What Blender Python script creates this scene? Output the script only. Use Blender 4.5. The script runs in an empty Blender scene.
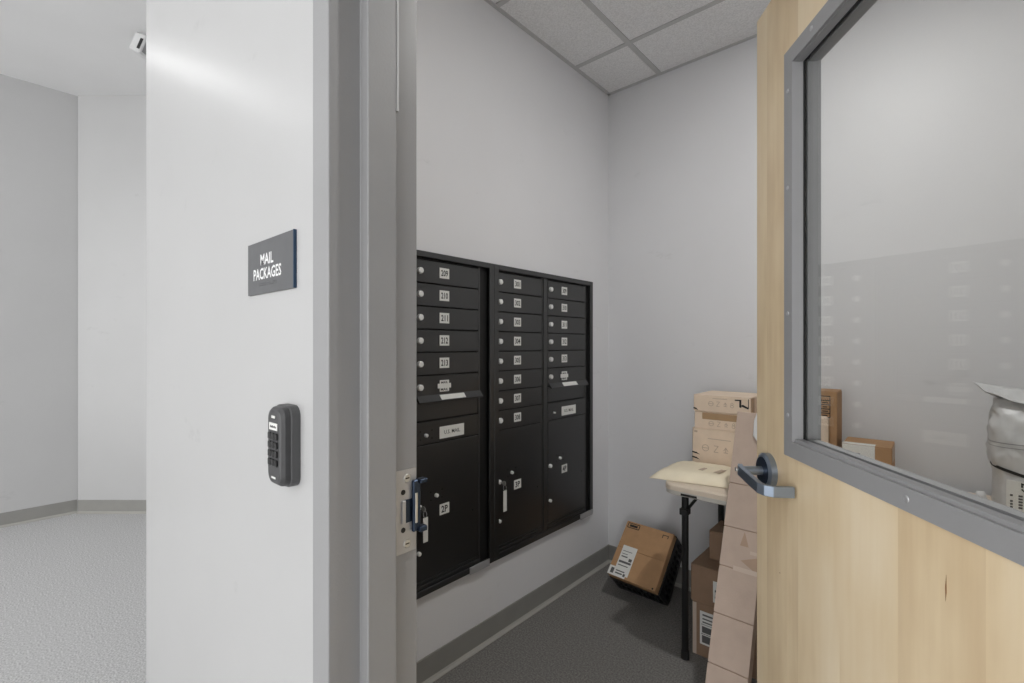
import bpy, bmesh, math, random
from mathutils import Matrix, Vector
random.seed(7)
scene = bpy.context.scene
COL = scene.collection
PI = math.pi

# ------------------------------------------------------------------ camera, world, exposure
F_PX, V0, CAM_Z = 473.0, 345.0, 1.275
cam_d = bpy.data.cameras.new('camera')
cam_d.sensor_fit = 'HORIZONTAL'; cam_d.sensor_width = 36.0
cam_d.lens = 36.0 * F_PX / 1024.0
cam_d.shift_y = (V0 - 341.5) / 1024.0
cam_d.clip_start = 0.02
cam = bpy.data.objects.new('camera', cam_d); COL.objects.link(cam)
cam.location = (0, 0, CAM_Z)
cam.rotation_euler = (PI / 2, 0, math.atan2(.6652, .7468))
scene.camera = cam
world = bpy.data.worlds.new('world'); scene.world = world; world.use_nodes = True
wb = world.node_tree.nodes['Background']
wb.inputs['Color'].default_value = (1.0, 1.0, 1.0, 1); wb.inputs['Strength'].default_value = 2.6
HALL_LAMP = 5.0      # emission strength of the hallway's linear lamps, most of them added
ROOM_LAMP = 560.0     # emission strength of the mail room's ceiling disc
vs = scene.view_settings
vs.view_transform = 'Standard'; vs.look = 'None'; vs.gamma = 1.0; vs.use_curve_mapping = False
vs.exposure = 0.22

# ------------------------------------------------------------------ materials
def lin(c):
    c = c / 255.0
    return c / 12.92 if c <= .04045 else ((c + .055) / 1.055) ** 2.4
def rgb(r, g=None, b=None):
    if g is None: g = b = r
    return (lin(r), lin(g), lin(b), 1)
MATS = {}
def mat(name, col, rough=.5, metal=0, var=0, vscale=8, bump=0, bscale=200, spec=.5, stretch=None, detail=4):
    """plain principled material; var = noise tone variation, bump = fine relief"""
    m = bpy.data.materials.new(name); m.use_nodes = True; MATS[name] = m
    nt = m.node_tree; b = nt.nodes['Principled BSDF']
    b.inputs['Base Color'].default_value = col; b.inputs['Roughness'].default_value = rough
    b.inputs['Metallic'].default_value = metal; b.inputs['Specular IOR Level'].default_value = spec
    if var or bump:
        tc = nt.nodes.new('ShaderNodeTexCoord'); mp = nt.nodes.new('ShaderNodeMapping')
        nt.links.new(tc.outputs['Object'], mp.inputs['Vector'])
        if stretch: mp.inputs['Scale'].default_value = stretch
    if var:
        n = nt.nodes.new('ShaderNodeTexNoise'); n.inputs['Scale'].default_value = vscale; n.inputs['Detail'].default_value = detail
        r = nt.nodes.new('ShaderNodeMapRange'); r.inputs['From Min'].default_value = .3; r.inputs['From Max'].default_value = .7
        r.inputs['To Min'].default_value = 1 - var; r.inputs['To Max'].default_value = 1 + var
        mx = nt.nodes.new('ShaderNodeVectorMath'); mx.operation = 'SCALE'; mx.inputs[0].default_value = col[:3]
        nt.links.new(mp.outputs[0], n.inputs['Vector']); nt.links.new(n.outputs['Fac'], r.inputs['Value'])
        nt.links.new(r.outputs[0], mx.inputs['Scale']); nt.links.new(mx.outputs[0], b.inputs['Base Color'])
    if bump:
        n2 = nt.nodes.new('ShaderNodeTexNoise'); n2.inputs['Scale'].default_value = bscale; n2.inputs['Detail'].default_value = 2
        bp = nt.nodes.new('ShaderNodeBump'); bp.inputs['Strength'].default_value = bump; bp.inputs['Distance'].default_value = .002
        nt.links.new(mp.outputs[0], n2.inputs['Vector']); nt.links.new(n2.outputs['Fac'], bp.inputs['Height'])
        nt.links.new(bp.outputs[0], b.inputs['Normal'])
    return m
def emit(name, col, strength):
    m = bpy.data.materials.new(name); m.use_nodes = True; MATS[name] = m
    b = m.node_tree.nodes['Principled BSDF']
    b.inputs['Base Color'].default_value = (.9, .9, .9, 1)
    b.inputs['Emission Color'].default_value = col; b.inputs['Emission Strength'].default_value = strength
    return m
def scuffed_wall(name, col, rough, scuff=.12):
    """painted drywall: fine roller relief, and a few faint rubbed grey marks"""
    m = mat(name, col, rough, 0, .015, 3, .12, 350)
    nt = m.node_tree; b = nt.nodes['Principled BSDF']
    old = b.inputs['Base Color'].links[0].from_socket
    tc = nt.nodes.new('ShaderNodeTexCoord'); mp = nt.nodes.new('ShaderNodeMapping'); mp.inputs['Scale'].default_value = (5, 5, 9)
    n = nt.nodes.new('ShaderNodeTexNoise'); n.inputs['Scale'].default_value = 1.0; n.inputs['Detail'].default_value = 7; n.inputs['Roughness'].default_value = .7
    r = nt.nodes.new('ShaderNodeMapRange'); r.inputs['From Min'].default_value = .64; r.inputs['From Max'].default_value = .74
    r.inputs['To Min'].default_value = 1; r.inputs['To Max'].default_value = 1 - scuff
    mx = nt.nodes.new('ShaderNodeVectorMath'); mx.operation = 'SCALE'
    nt.links.new(tc.outputs['Object'], mp.inputs[0]); nt.links.new(mp.outputs[0], n.inputs['Vector']); nt.links.new(n.outputs['Fac'], r.inputs['Value'])
    nt.links.new(old, mx.inputs[0]); nt.links.new(r.outputs[0], mx.inputs['Scale']); nt.links.new(mx.outputs[0], b.inputs['Base Color'])
    return m
def carpet(name, col):
    m = mat(name, col, .95, 0, .34, 150, .6, 340, .1, detail=4)
    return m
def maple(name):
    m = bpy.data.materials.new(name); m.use_nodes = True; MATS[name] = m
    nt = m.node_tree; N = nt.nodes.new; L = nt.links.new; b = nt.nodes['Principled BSDF']
    tc = N('ShaderNodeTexCoord'); sp = N('ShaderNodeSeparateXYZ'); L(tc.outputs['Object'], sp.inputs[0])
    # veneer leaf index from the distance to the latch edge
    a = N('ShaderNodeMath'); a.operation = 'ADD'; a.inputs[1].default_value = .0838; L(sp.outputs['X'], a.inputs[0])
    d = N('ShaderNodeMath'); d.operation = 'DIVIDE'; d.inputs[1].default_value = .137; L(a.outputs[0], d.inputs[0])
    fl = N('ShaderNodeMath'); fl.operation = 'FLOOR'; L(d.outputs[0], fl.inputs[0])
    wn = N('ShaderNodeTexWhiteNoise'); wn.noise_dimensions = '1D'; L(fl.outputs[0], wn.inputs['W'])
    cb = N('ShaderNodeCombineXYZ')
    offs = N('ShaderNodeMath'); offs.operation = 'MULTIPLY'; offs.inputs[1].default_value = 9; L(wn.outputs['Value'], offs.inputs[0])
    L(sp.outputs['X'], cb.inputs['X']); L(offs.outputs[0], cb.inputs['Y'])
    zz = N('ShaderNodeMath'); zz.operation = 'MULTIPLY'; zz.inputs[1].default_value = .07; L(sp.outputs['Z'], zz.inputs[0]); L(zz.outputs[0], cb.inputs['Z'])
    g = N('ShaderNodeTexNoise'); g.inputs['Scale'].default_value = 60; g.inputs['Detail'].default_value = 6; L(cb.outputs[0], g.inputs['Vector'])
    cb2 = N('ShaderNodeCombineXYZ'); L(sp.outputs['X'], cb2.inputs['X']); L(offs.outputs[0], cb2.inputs['Y'])
    z2 = N('ShaderNodeMath'); z2.operation = 'MULTIPLY'; z2.inputs[1].default_value = .4; L(sp.outputs['Z'], z2.inputs[0]); L(z2.outputs[0], cb2.inputs['Z'])
    g2 = N('ShaderNodeTexNoise'); g2.inputs['Scale'].default_value = 9; g2.inputs['Detail'].default_value = 3; L(cb2.outputs[0], g2.inputs['Vector'])
    s1 = N('ShaderNodeMath'); s1.operation = 'MULTIPLY'; s1.inputs[1].default_value = .26; L(g.outputs['Fac'], s1.inputs[0])
    s2 = N('ShaderNodeMath'); s2.operation = 'MULTIPLY_ADD'; s2.inputs[1].default_value = .62; L(g2.outputs['Fac'], s2.inputs[0]); L(s1.outputs[0], s2.inputs[2])
    s3 = N('ShaderNodeMath'); s3.operation = 'MULTIPLY_ADD'; s3.inputs[1].default_value = .22; L(wn.outputs['Value'], s3.inputs[0]); L(s2.outputs[0], s3.inputs[2])
    cr = N('ShaderNodeValToRGB'); e = cr.color_ramp
    e.elements[0].position = .28; e.elements[0].color = rgb(206, 180, 142)
    e.elements[1].position = .85; e.elements[1].color = rgb(240, 224, 196)
    e.elements.new(.55).color = rgb(228, 207, 172)
    L(s3.outputs[0], cr.inputs[0]); L(cr.outputs[0], b.inputs['Base Color'])
    b.inputs['Roughness'].default_value = .42
    return m
def glass_mat(name):
    m = bpy.data.materials.new(name); m.use_nodes = True; MATS[name] = m
    nt = m.node_tree; N = nt.nodes.new; L = nt.links.new
    nt.nodes.remove(nt.nodes['Principled BSDF']); out = nt.nodes['Material Output']
    # Schlick reflectance, the same on either face of the pane
    ge = N('ShaderNodeNewGeometry'); dt = N('ShaderNodeVectorMath'); dt.operation = 'DOT_PRODUCT'
    L(ge.outputs['Incoming'], dt.inputs[0]); L(ge.outputs['Normal'], dt.inputs[1])
    ab = N('ShaderNodeMath'); ab.operation = 'ABSOLUTE'; L(dt.outputs['Value'], ab.inputs[0])
    om = N('ShaderNodeMath'); om.operation = 'SUBTRACT'; om.inputs[0].default_value = 1; L(ab.outputs[0], om.inputs[1])
    p5 = N('ShaderNodeMath'); p5.operation = 'POWER'; p5.inputs[1].default_value = 5; L(om.outputs[0], p5.inputs[0])
    fr = N('ShaderNodeMath'); fr.operation = 'MULTIPLY_ADD'; fr.inputs[1].default_value = .96; fr.inputs[2].default_value = .04; L(p5.outputs[0], fr.inputs[0])
    tr = N('ShaderNodeBsdfTransparent'); tr.inputs['Color'].default_value = (.97, .975, .97, 1)
    gl = N('ShaderNodeBsdfGlossy'); gl.inputs['Roughness'].default_value = 0.0; gl.inputs['Color'].default_value = (1, 1, 1, 1)
    mx = N('ShaderNodeMixShader'); L(fr.outputs[0], mx.inputs[0]); L(tr.outputs[0], mx.inputs[1]); L(gl.outputs[0], mx.inputs[2])
    L(mx.outputs[0], out.inputs['Surface'])
    return m

scuffed_wall('hall_paint', rgb(187, 187, 187), .31)
scuffed_wall('room_paint', rgb(226, 226, 228), .45, .10)
mat('hall_ceiling_paint', rgb(228), .8, 0, .02, 2)
mat('frame_paint', rgb(150, 150, 151), .42, 0, .02, 5, .1, 250)
mat('seal', rgb(190), .6)
carpet('room_carpet', rgb(127, 125, 122)); carpet('hall_carpet', rgb(192, 192, 192))
mat('base_vinyl', rgb(142, 141, 137), .5, 0, .04, 12)
mat('base_toe_lit', rgb(168, 166, 160), .45)  # vinyl tone lightened to stand for light caught by the toe
mat('acoustic_tile', rgb(246), .9, 0, .10, 160, .8, 120, .2, detail=2)
mat('grid_metal', rgb(205), .45)
mat('mail_black', rgb(20, 20, 20), .36, 0, .06, 40, .1, 500, spec=1.0)
mat('mail_dark', rgb(14, 14, 14), .6)
mat('label_white', rgb(226, 226, 222), .55)
mat('ink', rgb(28, 28, 28), .6)
mat('chrome', rgb(205, 205, 203), .35, .85); mat('lock_face', rgb(232, 232, 230), .4, .15)
mat('steel', rgb(182, 182, 184), .38, .4, .04, 60)
mat('lever_steel', rgb(146, 158, 174), .3, .85)
mat('blue_steel', rgb(50, 62, 80), .32, .7)
mat('sign_grey', rgb(92, 93, 95), .4, 0, .05, 30)
mat('sign_blue', rgb(34, 62, 88), .4)
mat('sign_white', rgb(232), .5)
mat('keypad_grey', rgb(66, 66, 67), .42, 0, .04, 60)
mat('keypad_side', rgb(84, 84, 85), .42)
mat('key_black', rgb(26), .4)
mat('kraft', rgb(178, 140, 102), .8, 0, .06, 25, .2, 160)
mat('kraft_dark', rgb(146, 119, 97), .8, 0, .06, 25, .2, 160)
mat('kraft_pink', rgb(182, 163, 149), .8, 0, .05, 18, .2, 160)
mat('kraft_fold', rgb(168, 144, 124), .8, 0, .06, 18, .2, 160)
mat('kraft_tape', rgb(172, 142, 108), .35, 0, .04, 20)
mat('cream_card', rgb(226, 206, 184), .7, 0, .04, 20, .15, 150)
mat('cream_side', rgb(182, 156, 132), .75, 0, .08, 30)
mat('print_brown', rgb(186, 166, 146), .7)
mat('mailer_cream', rgb(230, 219, 194), .6, 0, .05, 14, .35, 60)
mat('table_plastic', rgb(214, 200, 182), .5, 0, .03, 30, .2, 300)
mat('table_rim', rgb(196, 192, 184), .5)
mat('black_metal', rgb(24), .45, .2)
mat('black_plastic', rgb(26), .5)
mat('poly_white', rgb(206, 206, 206), .35, 0, .06, 10, .5, 35)
mat('poly_grey', rgb(140), .5)
mat('clear_plastic', rgb(200, 184, 170), .15, 0)
mat('fixture_white', rgb(210), .5)
maple('maple'); glass_mat('door_glass')
mat('maple_mark', rgb(140, 100, 62), .6)
mat('gasket', rgb(22), .7)
emit('hall_lamp_light', (1, 1, 1, 1), HALL_LAMP)
emit('room_lamp_light', (1, .99, .97, 1), ROOM_LAMP)

# ------------------------------------------------------------------ mesh helpers
def inv_of(parent):
    m = Matrix.Identity(4)
    p = parent
    while p is not None:
        m = p.matrix_basis @ m; p = p.parent
    return m.inverted()
def link(name, me, m, parent=None, smooth=False):
    if m: me.materials.append(MATS[m])
    if smooth:
        for p in me.polygons: p.use_smooth = True
    o = bpy.data.objects.new(name, me); COL.objects.link(o)
    if parent is not None: o.parent = parent
    return o
def obj(name, bm, m, parent=None, local=False, smooth=False):
    """one mesh object; vertices are given in world space unless local"""
    if parent is not None and not local: bmesh.ops.transform(bm, matrix=inv_of(parent), verts=bm.verts)
    bmesh.ops.recalc_face_normals(bm, faces=bm.faces)
    me = bpy.data.meshes.new(name); bm.to_mesh(me); bm.free()
    return link(name, me, m, parent, smooth)
def new(): return bmesh.new()
def box(bm, x0, x1, y0, y1, z0, z1, bev=0, M=None, seg=1):
    t = bmesh.new()
    bmesh.ops.create_cube(t, size=1)
    for v in t.verts:
        v.co = Vector(((x0 + x1) / 2 + v.co.x * (x1 - x0), (y0 + y1) / 2 + v.co.y * (y1 - y0), (z0 + z1) / 2 + v.co.z * (z1 - z0)))
    if bev: bmesh.ops.bevel(t, geom=list(t.edges), offset=bev, segments=seg, affect='EDGES', profile=.5)
    merge(bm, t, M); return bm
def merge(bm, t, M=None):
    if M is not None: bmesh.ops.transform(t, matrix=M, verts=t.verts)
    me = bpy.data.meshes.new('tmp'); t.to_mesh(me); t.free(); bm.from_mesh(me); bpy.data.meshes.remove(me)
def bx(*a, **k): return box(new(), *a, **k)
def cyl(bm, p0, p1, r0, r1=None, seg=16, cap=True):
    p0 = Vector(p0); p1 = Vector(p1); d = p1 - p0; r1 = r0 if r1 is None else r1
    q = d.to_track_quat('Z', 'Y').to_matrix()
    A = [bm.verts.new(p0 + q @ Vector((math.cos(2*PI*i/seg) * r0, math.sin(2*PI*i/seg) * r0, 0))) for i in range(seg)]
    B = [bm.verts.new(p1 + q @ Vector((math.cos(2*PI*i/seg) * r1, math.sin(2*PI*i/seg) * r1, 0))) for i in range(seg)]
    for i in range(seg): bm.faces.new((A[i], A[(i+1) % seg], B[(i+1) % seg], B[i]))
    if cap: bm.faces.new(A[::-1]); bm.faces.new(B)
    return bm
def tube(bm, pts, r, seg=8):
    rings = []
    pts = [Vector(p) for p in pts]
    for i, p in enumerate(pts):
        d = (pts[min(i+1, len(pts)-1)] - pts[max(i-1, 0)]).normalized()
        q = d.to_track_quat('Z', 'Y').to_matrix()
        rings.append([bm.verts.new(p + q @ Vector((math.cos(2*PI*k/seg) * r, math.sin(2*PI*k/seg) * r, 0))) for k in range(seg)])
    for a, b in zip(rings, rings[1:]):
        for k in range(seg): bm.faces.new((a[k], a[(k+1) % seg], b[(k+1) % seg], b[k]))
    bm.faces.new(rings[0][::-1]); bm.faces.new(rings[-1])
    return bm
def prism(bm, pts, o, u, v, n, t0, t1):
    """polygon pts (a,b) in the plane o + a*u + b*v, extruded along n from t0 to t1"""
    o, u, v, n = Vector(o), Vector(u), Vector(v), Vector(n)
    A = [bm.verts.new(o + u*a + v*b + n*t0) for a, b in pts]; B = [bm.verts.new(o + u*a + v*b + n*t1) for a, b in pts]
    k = len(pts)
    bm.faces.new(A[::-1]); bm.faces.new(B)
    for i in range(k): bm.faces.new((A[i], A[(i+1) % k], B[(i+1) % k], B[i]))
    return bm
def rrect(w, h, r, n=5):
    P = []
    for cx, cy, a in ((w/2-r, h/2-r, 0), (-w/2+r, h/2-r, 90), (-w/2+r, -h/2+r, 180), (w/2-r, -h/2+r, 270)):
        for i in range(n+1):
            t = math.radians(a + 90*i/n); P.append((cx + r*math.cos(t), cy + r*math.sin(t)))
    return P
def text_bm(body, w, h, o, u, v, n, thick=.0004, bold=.022):
    """lettering scaled into a w x h rectangle centred on o"""
    cu = bpy.data.curves.new('t', 'FONT'); cu.body = body; cu.size = 1; cu.resolution_u = 2; cu.align_x = 'CENTER'; cu.space_line = .85; cu.offset = bold
    to = bpy.data.objects.new('t', cu); COL.objects.link(to)
    dg = bpy.context.evaluated_depsgraph_get(); me = bpy.data.meshes.new_from_object(to.evaluated_get(dg))
    bpy.data.objects.remove(to); bpy.data.curves.remove(cu)
    bm = new(); bm.from_mesh(me); bpy.data.meshes.remove(me)
    xs = [q.co.x for q in bm.verts]; ys = [q.co.y for q in bm.verts]
    cx, cy = (min(xs)+max(xs))/2, (min(ys)+max(ys))/2; sx = w/(max(xs)-min(xs)); sy = h/(max(ys)-min(ys))
    o, u, v, n = Vector(o), Vector(u), Vector(v), Vector(n)
    for q in bm.verts: q.co = o + u*((q.co.x-cx)*sx) + v*((q.co.y-cy)*sy) + n*thick
    return bm
def tag(o, label, cat, group=None):
    o['label'] = label; o['category'] = cat
    if group: o['group'] = group
    return o
def thing(name, label, cat, M=None, group=None):
    o = bpy.data.objects.new(name, None); COL.objects.link(o); o.empty_display_size = .05
    if M is not None: o.matrix_basis = M
    return tag(o, label, cat, group)
def struct(o, label=None):
    o['kind'] = 'structure'
    if label: o['label'] = label
    return o
T = Matrix.Translation
def RZ(a): return Matrix.Rotation(math.radians(a), 4, 'Z')
X, Y, Z = Vector((1,0,0)), Vector((0,1,0)), Vector((0,0,1))

# ------------------------------------------------------------------ setting: shell
RX0, RX1, RY0, RY1, RH = -1.43, 1.30, .50, 2.46, 2.748      # the mail room
HH = 3.17                                                   # hallway ceiling
WF = .36                                                    # hall face of the front wall
XE = -1.928                                                 # free end of the front wall
JL, JR, JT = -.681, .233, 2.056                             # door frame opening
MU0, MU1, MZ0, MZ1 = 1.018, 2.251, .346, 1.623              # mailbox opening in the left wall

struct(obj('floor', bx(RX0, RX1, RY0, RY1, -.05, 0), 'room_carpet'), 'dark grey carpet floor of the mail room')
bm = new(); box(bm, -6.2, 3.2, -4.0, RY0, -.05, 0); box(bm, -6.2, XE, RY0, 5.0, -.05, 0)
struct(obj('floor_hall', bm, 'hall_carpet'), 'light grey speckled carpet floor of the hallway')

# left wall with the recess for the mailboxes
bm = new()
box(bm, XE, RX0, WF + .14, MU0, 0, HH); box(bm, XE, RX0, MU1, RY1 + .14, 0, HH)
box(bm, XE, RX0, MU0, MU1, 0, MZ0); box(bm, XE, RX0, MU0, MU1, MZ1, HH); box(bm, XE, XE + .05, MU0, MU1, MZ0, MZ1)
struct(obj('wall_left', bm, 'room_paint'), 'grey painted wall that the black mailboxes are set into')
struct(obj('wall_back', bx(RX0, RX1 + .14, RY1, RY1 + .14, 0, HH), 'room_paint'), 'grey painted back wall behind the folding table')
struct(obj('wall_right', bx(RX1, RX1 + .14, RY0, RY1, 0, HH), 'room_paint'), 'grey painted right wall of the mail room')
bm = new()
box(bm, XE, JL - .039, WF, RY0, 0, HH, bev=.004); box(bm, JR + .039, 3.2, WF, RY0, 0, HH); box(bm, JL - .039, JR + .039, WF, RY0, JT + .039, HH)
struct(obj('wall_front', bm, 'hall_paint'), 'pale painted hallway wall carrying the sign and keypad')
# hallway walls
struct(obj('wall_hall_right_blocker', bx(3.08, 3.2, -4.0, WF, 0, HH), 'hall_paint'), 'unseen pale hallway wall on the right, added to block world light')  # out of view; put in to darken the jamb faces turned to the right
P0 = Vector((-4.848, .49, 0)); ang = Vector((.386, .343, 0)).normalized(); nrm = Vector((ang.y, -ang.x, 0))
struct(obj('wall_hall_left', bx(-5.0, -4.868, -4.0, .50, 0, HH), 'hall_paint'), 'pale hallway wall at the far left')
bm = new(); prism(bm, [(0, 0), (3.6, 0), (3.6, HH), (0, HH)], P0, ang, Z, -nrm, 0, .12)
struct(obj('wall_hall_angled', bm, 'hall_paint'), 'pale angled hallway wall beyond the carpet')
bm = new(); box(bm, -6.2, 3.2, -4.0, RY0, HH, HH + .05); box(bm, -6.2, XE, RY0, 5.0, HH, HH + .05)
struct(obj('ceiling_hall', bm, 'hall_ceiling_paint'), 'smooth pale grey hallway ceiling')

# vinyl cove base: a strip with a flared toe
def cove(name, a, b, n, label):
    a, b, n = Vector(a), Vector(b), Vector(n); d = (b - a); L = d.length; d.normalize()
    o = struct(obj(name, prism(new(), [(0, .014), (.004, .014), (.004, .096), (.0025, .1), (0, .1)], a, n, Z, d, 0, L), 'base_vinyl'), label)
    obj('toe', prism(new(), [(0, 0), (.019, 0), (.019, .003), (.009, .008), (.005, .014), (0, .014)], a, n, Z, d, 0, L), 'base_toe_lit', o)
    return o
cove('baseboard_left', (RX0, RY0, 0), (RX0, RY1, 0), X, 'grey vinyl cove base below the mailboxes')
cove('baseboard_back', (RX0 + .0045, RY1, 0), (RX1, RY1, 0), -Y, 'grey vinyl cove base along the back wall')
cove('baseboard_hall_left', (-4.868, -4.0, 0), (-4.868, .486, 0), X, 'grey vinyl cove base of the far left hallway wall')
cove('baseboard_hall_angled', P0 + ang * .002, P0 + ang * 3.6, nrm, 'grey vinyl cove base of the angled hallway wall')

# ceiling of the mail room: T-bar grid and tiles
gx = [RX0, -1.11, -.50, .11, .72, RX1]; gy = [RY0, .88, 1.49, 2.10, RY1]
ceil = struct(obj('ceiling', bx(RX0, RX1, RY0, RY1, RH + .12, RH + .14), 'grid_metal'), 'suspended tile ceiling of the mail room')
for i in range(len(gx) - 1):
    for j in range(len(gy) - 1):
        obj('ceiling_tile', bx(gx[i] + .012, gx[i+1] - .012, gy[j] + .012, gy[j+1] - .012, RH - .001, RH + .018, bev=.003), 'acoustic_tile', ceil)
for x in gx[1:-1]: obj('grid_bar', bx(x - .012, x + .012, RY0, RY1, RH - .003, RH + .03), 'grid_metal', ceil)
for y in gy[1:-1]: obj('grid_bar', bx(RX0, RX1, y - .012, y + .012, RH - .0026, RH + .03), 'grid_metal', ceil)
for x0, x1, y0, y1 in ((RX0, RX0 + .02, RY0, RY1), (RX1 - .02, RX1, RY0, RY1), (RX0, RX1, RY1 - .02, RY1), (RX0, RX1, RY0, RY0 + .02)):
    obj('wall_angle', bx(x0, x1, y0, y1, RH - .004, RH + .02), 'grid_metal', ceil)

# ------------------------------------------------------------------ door frame (hollow metal) with its strike
FY0, FY1, S0, S1, SP = .3485, .5123, .402, .455, .022
trim = bpy.data.objects.new('trim_1', None); COL.objects.link(trim); trim.location = (JL, FY0, 0)
struct(trim, 'grey painted steel door frame')
def jamb(xo, s, z1):       # s = +1: left jamb, opening on its +X side
    e = xo - s * .052
    P = [(xo, FY0), (xo, S0), (xo + s*SP, S0), (xo + s*SP, S1), (xo, S1), (xo, FY1), (e, FY1), (e, RY0), (xo - s*.039, RY0), (xo - s*.039, WF), (e, WF), (e, FY0)]
    t = prism(new(), P, (0, 0, 0), X, Y, Z, 0, z1)
    ed = [q for q in t.edges if abs(q.verts[0].co.z - q.verts[1].co.z) > 1]
    bmesh.ops.bevel(t, geom=ed, offset=.0022, segments=3, affect='EDGES', profile=.5)
    return t
obj('jamb', jamb(JL, 1, JT + .052), 'frame_paint', trim, smooth=False)
obj('jamb', jamb(JR, -1, JT + .052), 'frame_paint', trim)
P = [(FY0, JT), (S0, JT), (S0, JT - SP), (S1, JT - SP), (S1, JT), (FY1, JT), (FY1, JT + .052), (RY0, JT + .052), (RY0, JT + .039), (WF, JT + .039), (WF, JT + .052), (FY0, JT + .052)]
obj('head', prism(new(), P, (0, 0, 0), Y, Z, X, JL, JR), 'frame_paint', trim)
obj('smoke_seal', bx(JL + .012, JL + SP + .0015, S1, S1 + .003, 1.66, JT), 'seal', trim)
# electric strike let into the rear rabbet
SX = JL + .0015
st = obj('strike_plate', prism(new(), [(.468, .917), (.509, .917), (.509, 1.060), (.468, 1.060)], (0, 0, 0), Y, Z, X, JL - .001, SX), 'steel', trim)
for z in (1.045, .932):
    s_ = cyl(new(), (SX, .490, z), (SX + .0012, .490, z), .0075, .006)
    obj('screw', s_, 'chrome', st)
    obj('screw_slot', bx(SX + .0012, SX + .0015, .486, .494, z - .001, z + .001), 'ink', st)
for z in (1.022, .957): obj('screw_hole', cyl(new(), (SX, .482, z), (SX + .0006, .482, z), .0045), 'ink', st)
obj('latch_pocket', bx(SX, SX + .0008, .484, .505, .968, 1.008), 'blue_steel', st)
obj('latch_ramp', bx(SX, SX + .003, .478, .486, .968, 1.008, bev=.001), 'steel', st)
kp = new(); box(kp, SX + .0005, SX + .008, .498, .514, .950, 1.040, bev=.002); box(kp, SX + .0005, SX + .015, .508, .5235, 1.034, 1.041, bev=.001); box(kp, SX + .0005, SX + .014, .508, .5235, .949, .958, bev=.001)
obj('keeper', kp, 'blue_steel', st)
obj('keeper_lip', bx(SX + .008, SX + .0095, .501, .506, .966, 1.018, bev=.0006), 'chrome', st)
st['label'] = 'steel electric strike with a dark blue keeper'

# ------------------------------------------------------------------ the wooden door
DW, DT, DH = .910, .0445, 2.052
dE = Vector((-.317, 1.242, 0)); ddir = Vector((.6018, -.7987, 0)).normalized(); dn = Vector((-.7987, -.6018, 0)).normalized()
M = Matrix(((ddir.x, dn.x, 0, dE.x), (ddir.y, dn.y, 0, dE.y), (0, 0, 1, 0), (0, 0, 0, 1)))   # local: x from the latch edge, y out of the hall face
door = bpy.data.objects.new('door_1', None); COL.objects.link(door); door.matrix_basis = M
struct(door, 'pale maple veneered door with a large glass panel, standing half open')
OX0, OX1, OZ0, OZ1 = .150, DW - .150, 1.056, 1.878           # cut-out in the slab
bm = new()
box(bm, 0, OX0, -DT, 0, .012, DH, bev=.0008); box(bm, OX1, DW, -DT, 0, .012, DH); box(bm, OX0, OX1, -DT, 0, .012, OZ0); box(bm, OX0, OX1, -DT, 0, OZ1, DH)
obj('slab', bm, 'maple', door, local=True)
FO0, FO1, FZ0, FZ1 = .1455, DW - .1455, 1.0455, 1.884          # flange outline
IN = .0325
def ring(y0, y1, x0, x1, z0, z1, w):
    t = new()
    prof = [(x0, z0), (x1, z0), (x1, z1), (x0, z1)]; inn = [(x0 + w, z0 + w), (x1 - w, z0 + w), (x1 - w, z1 - w), (x0 + w, z1 - w)]
    V = [[t.verts.new((a, y, b)) for a, b in pr] for pr in (prof, inn) for y in (y0, y1)]
    o0, o1, i0, i1 = V
    for k in range(4):
        l = (k + 1) % 4
        t.faces.new((o0[k], o0[l], o1[l], o1[k])); t.faces.new((i0[k], i1[k], i1[l], i0[l]))
        t.faces.new((o1[k], o1[l], i1[l], i1[k])); t.faces.new((o0[k], i0[k], i0[l], o0[l]))
    return t
bm = ring(0, .006, FO0, FO1, FZ0, FZ1, IN); merge(bm, ring(-.016, 0, OX0, OX1, OZ0, OZ1, FO0 + IN - OX0))
fr = obj('vision_frame', bm, 'frame_paint', door, local=True)
bm = ring(-DT - .006, -DT, FO0, FO1, FZ0, FZ1, IN); merge(bm, ring(-DT, -.026, OX0, OX1, OZ0, OZ1, FO0 + IN - OX0))
obj('vision_frame', bm, 'frame_paint', door, local=True)
gi = FO0 + IN
obj('gasket', ring(-.0195, -.016, gi - .012, DW - gi + .012, FZ0 + IN - .012, FZ1 - IN + .012, .0125), 'gasket', door, local=True)
obj('glass_pane', bx(gi - .012, DW - gi + .012, -.0255, -.0195, FZ0 + IN + .0008, FZ1 - IN + .012), 'door_glass', door, local=True)
obj('glazing_bead', bx(gi, DW - gi, -.026, -.016, FZ0 + IN - .003, FZ0 + IN + .0008), 'frame_paint', door, local=True)
for x, z in [(.161, 1.80), (.161, 1.60), (.161, 1.34), (.161, 1.13), (.4887, 1.063), (.25, 1.871), (.4887, 1.871), (.7, 1.871), (DW - .157, 1.6), (DW - .157, 1.34)]:
    obj('screw', cyl(new(), (x, .006, z), (x, .0072, z), .005, .004, 12), 'steel', fr, local=True)
bm = prism(new(), [(-.0006, -.012), (.0012, .0), (.0006, .022), (-.0012, .006)], (.5465, 0, .965), X, Z, Y, 0, .00025)
obj('grain_mark', bm, 'maple_mark', door, local=True)
obj('grain_mark', prism(new(), [(-.0012, -.001), (.0012, -.001), (.001, .0014), (-.001, .0014)], (.115, 0, .782), X, Z, Y, 0, .00025), 'maple_mark', door, local=True)
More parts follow.
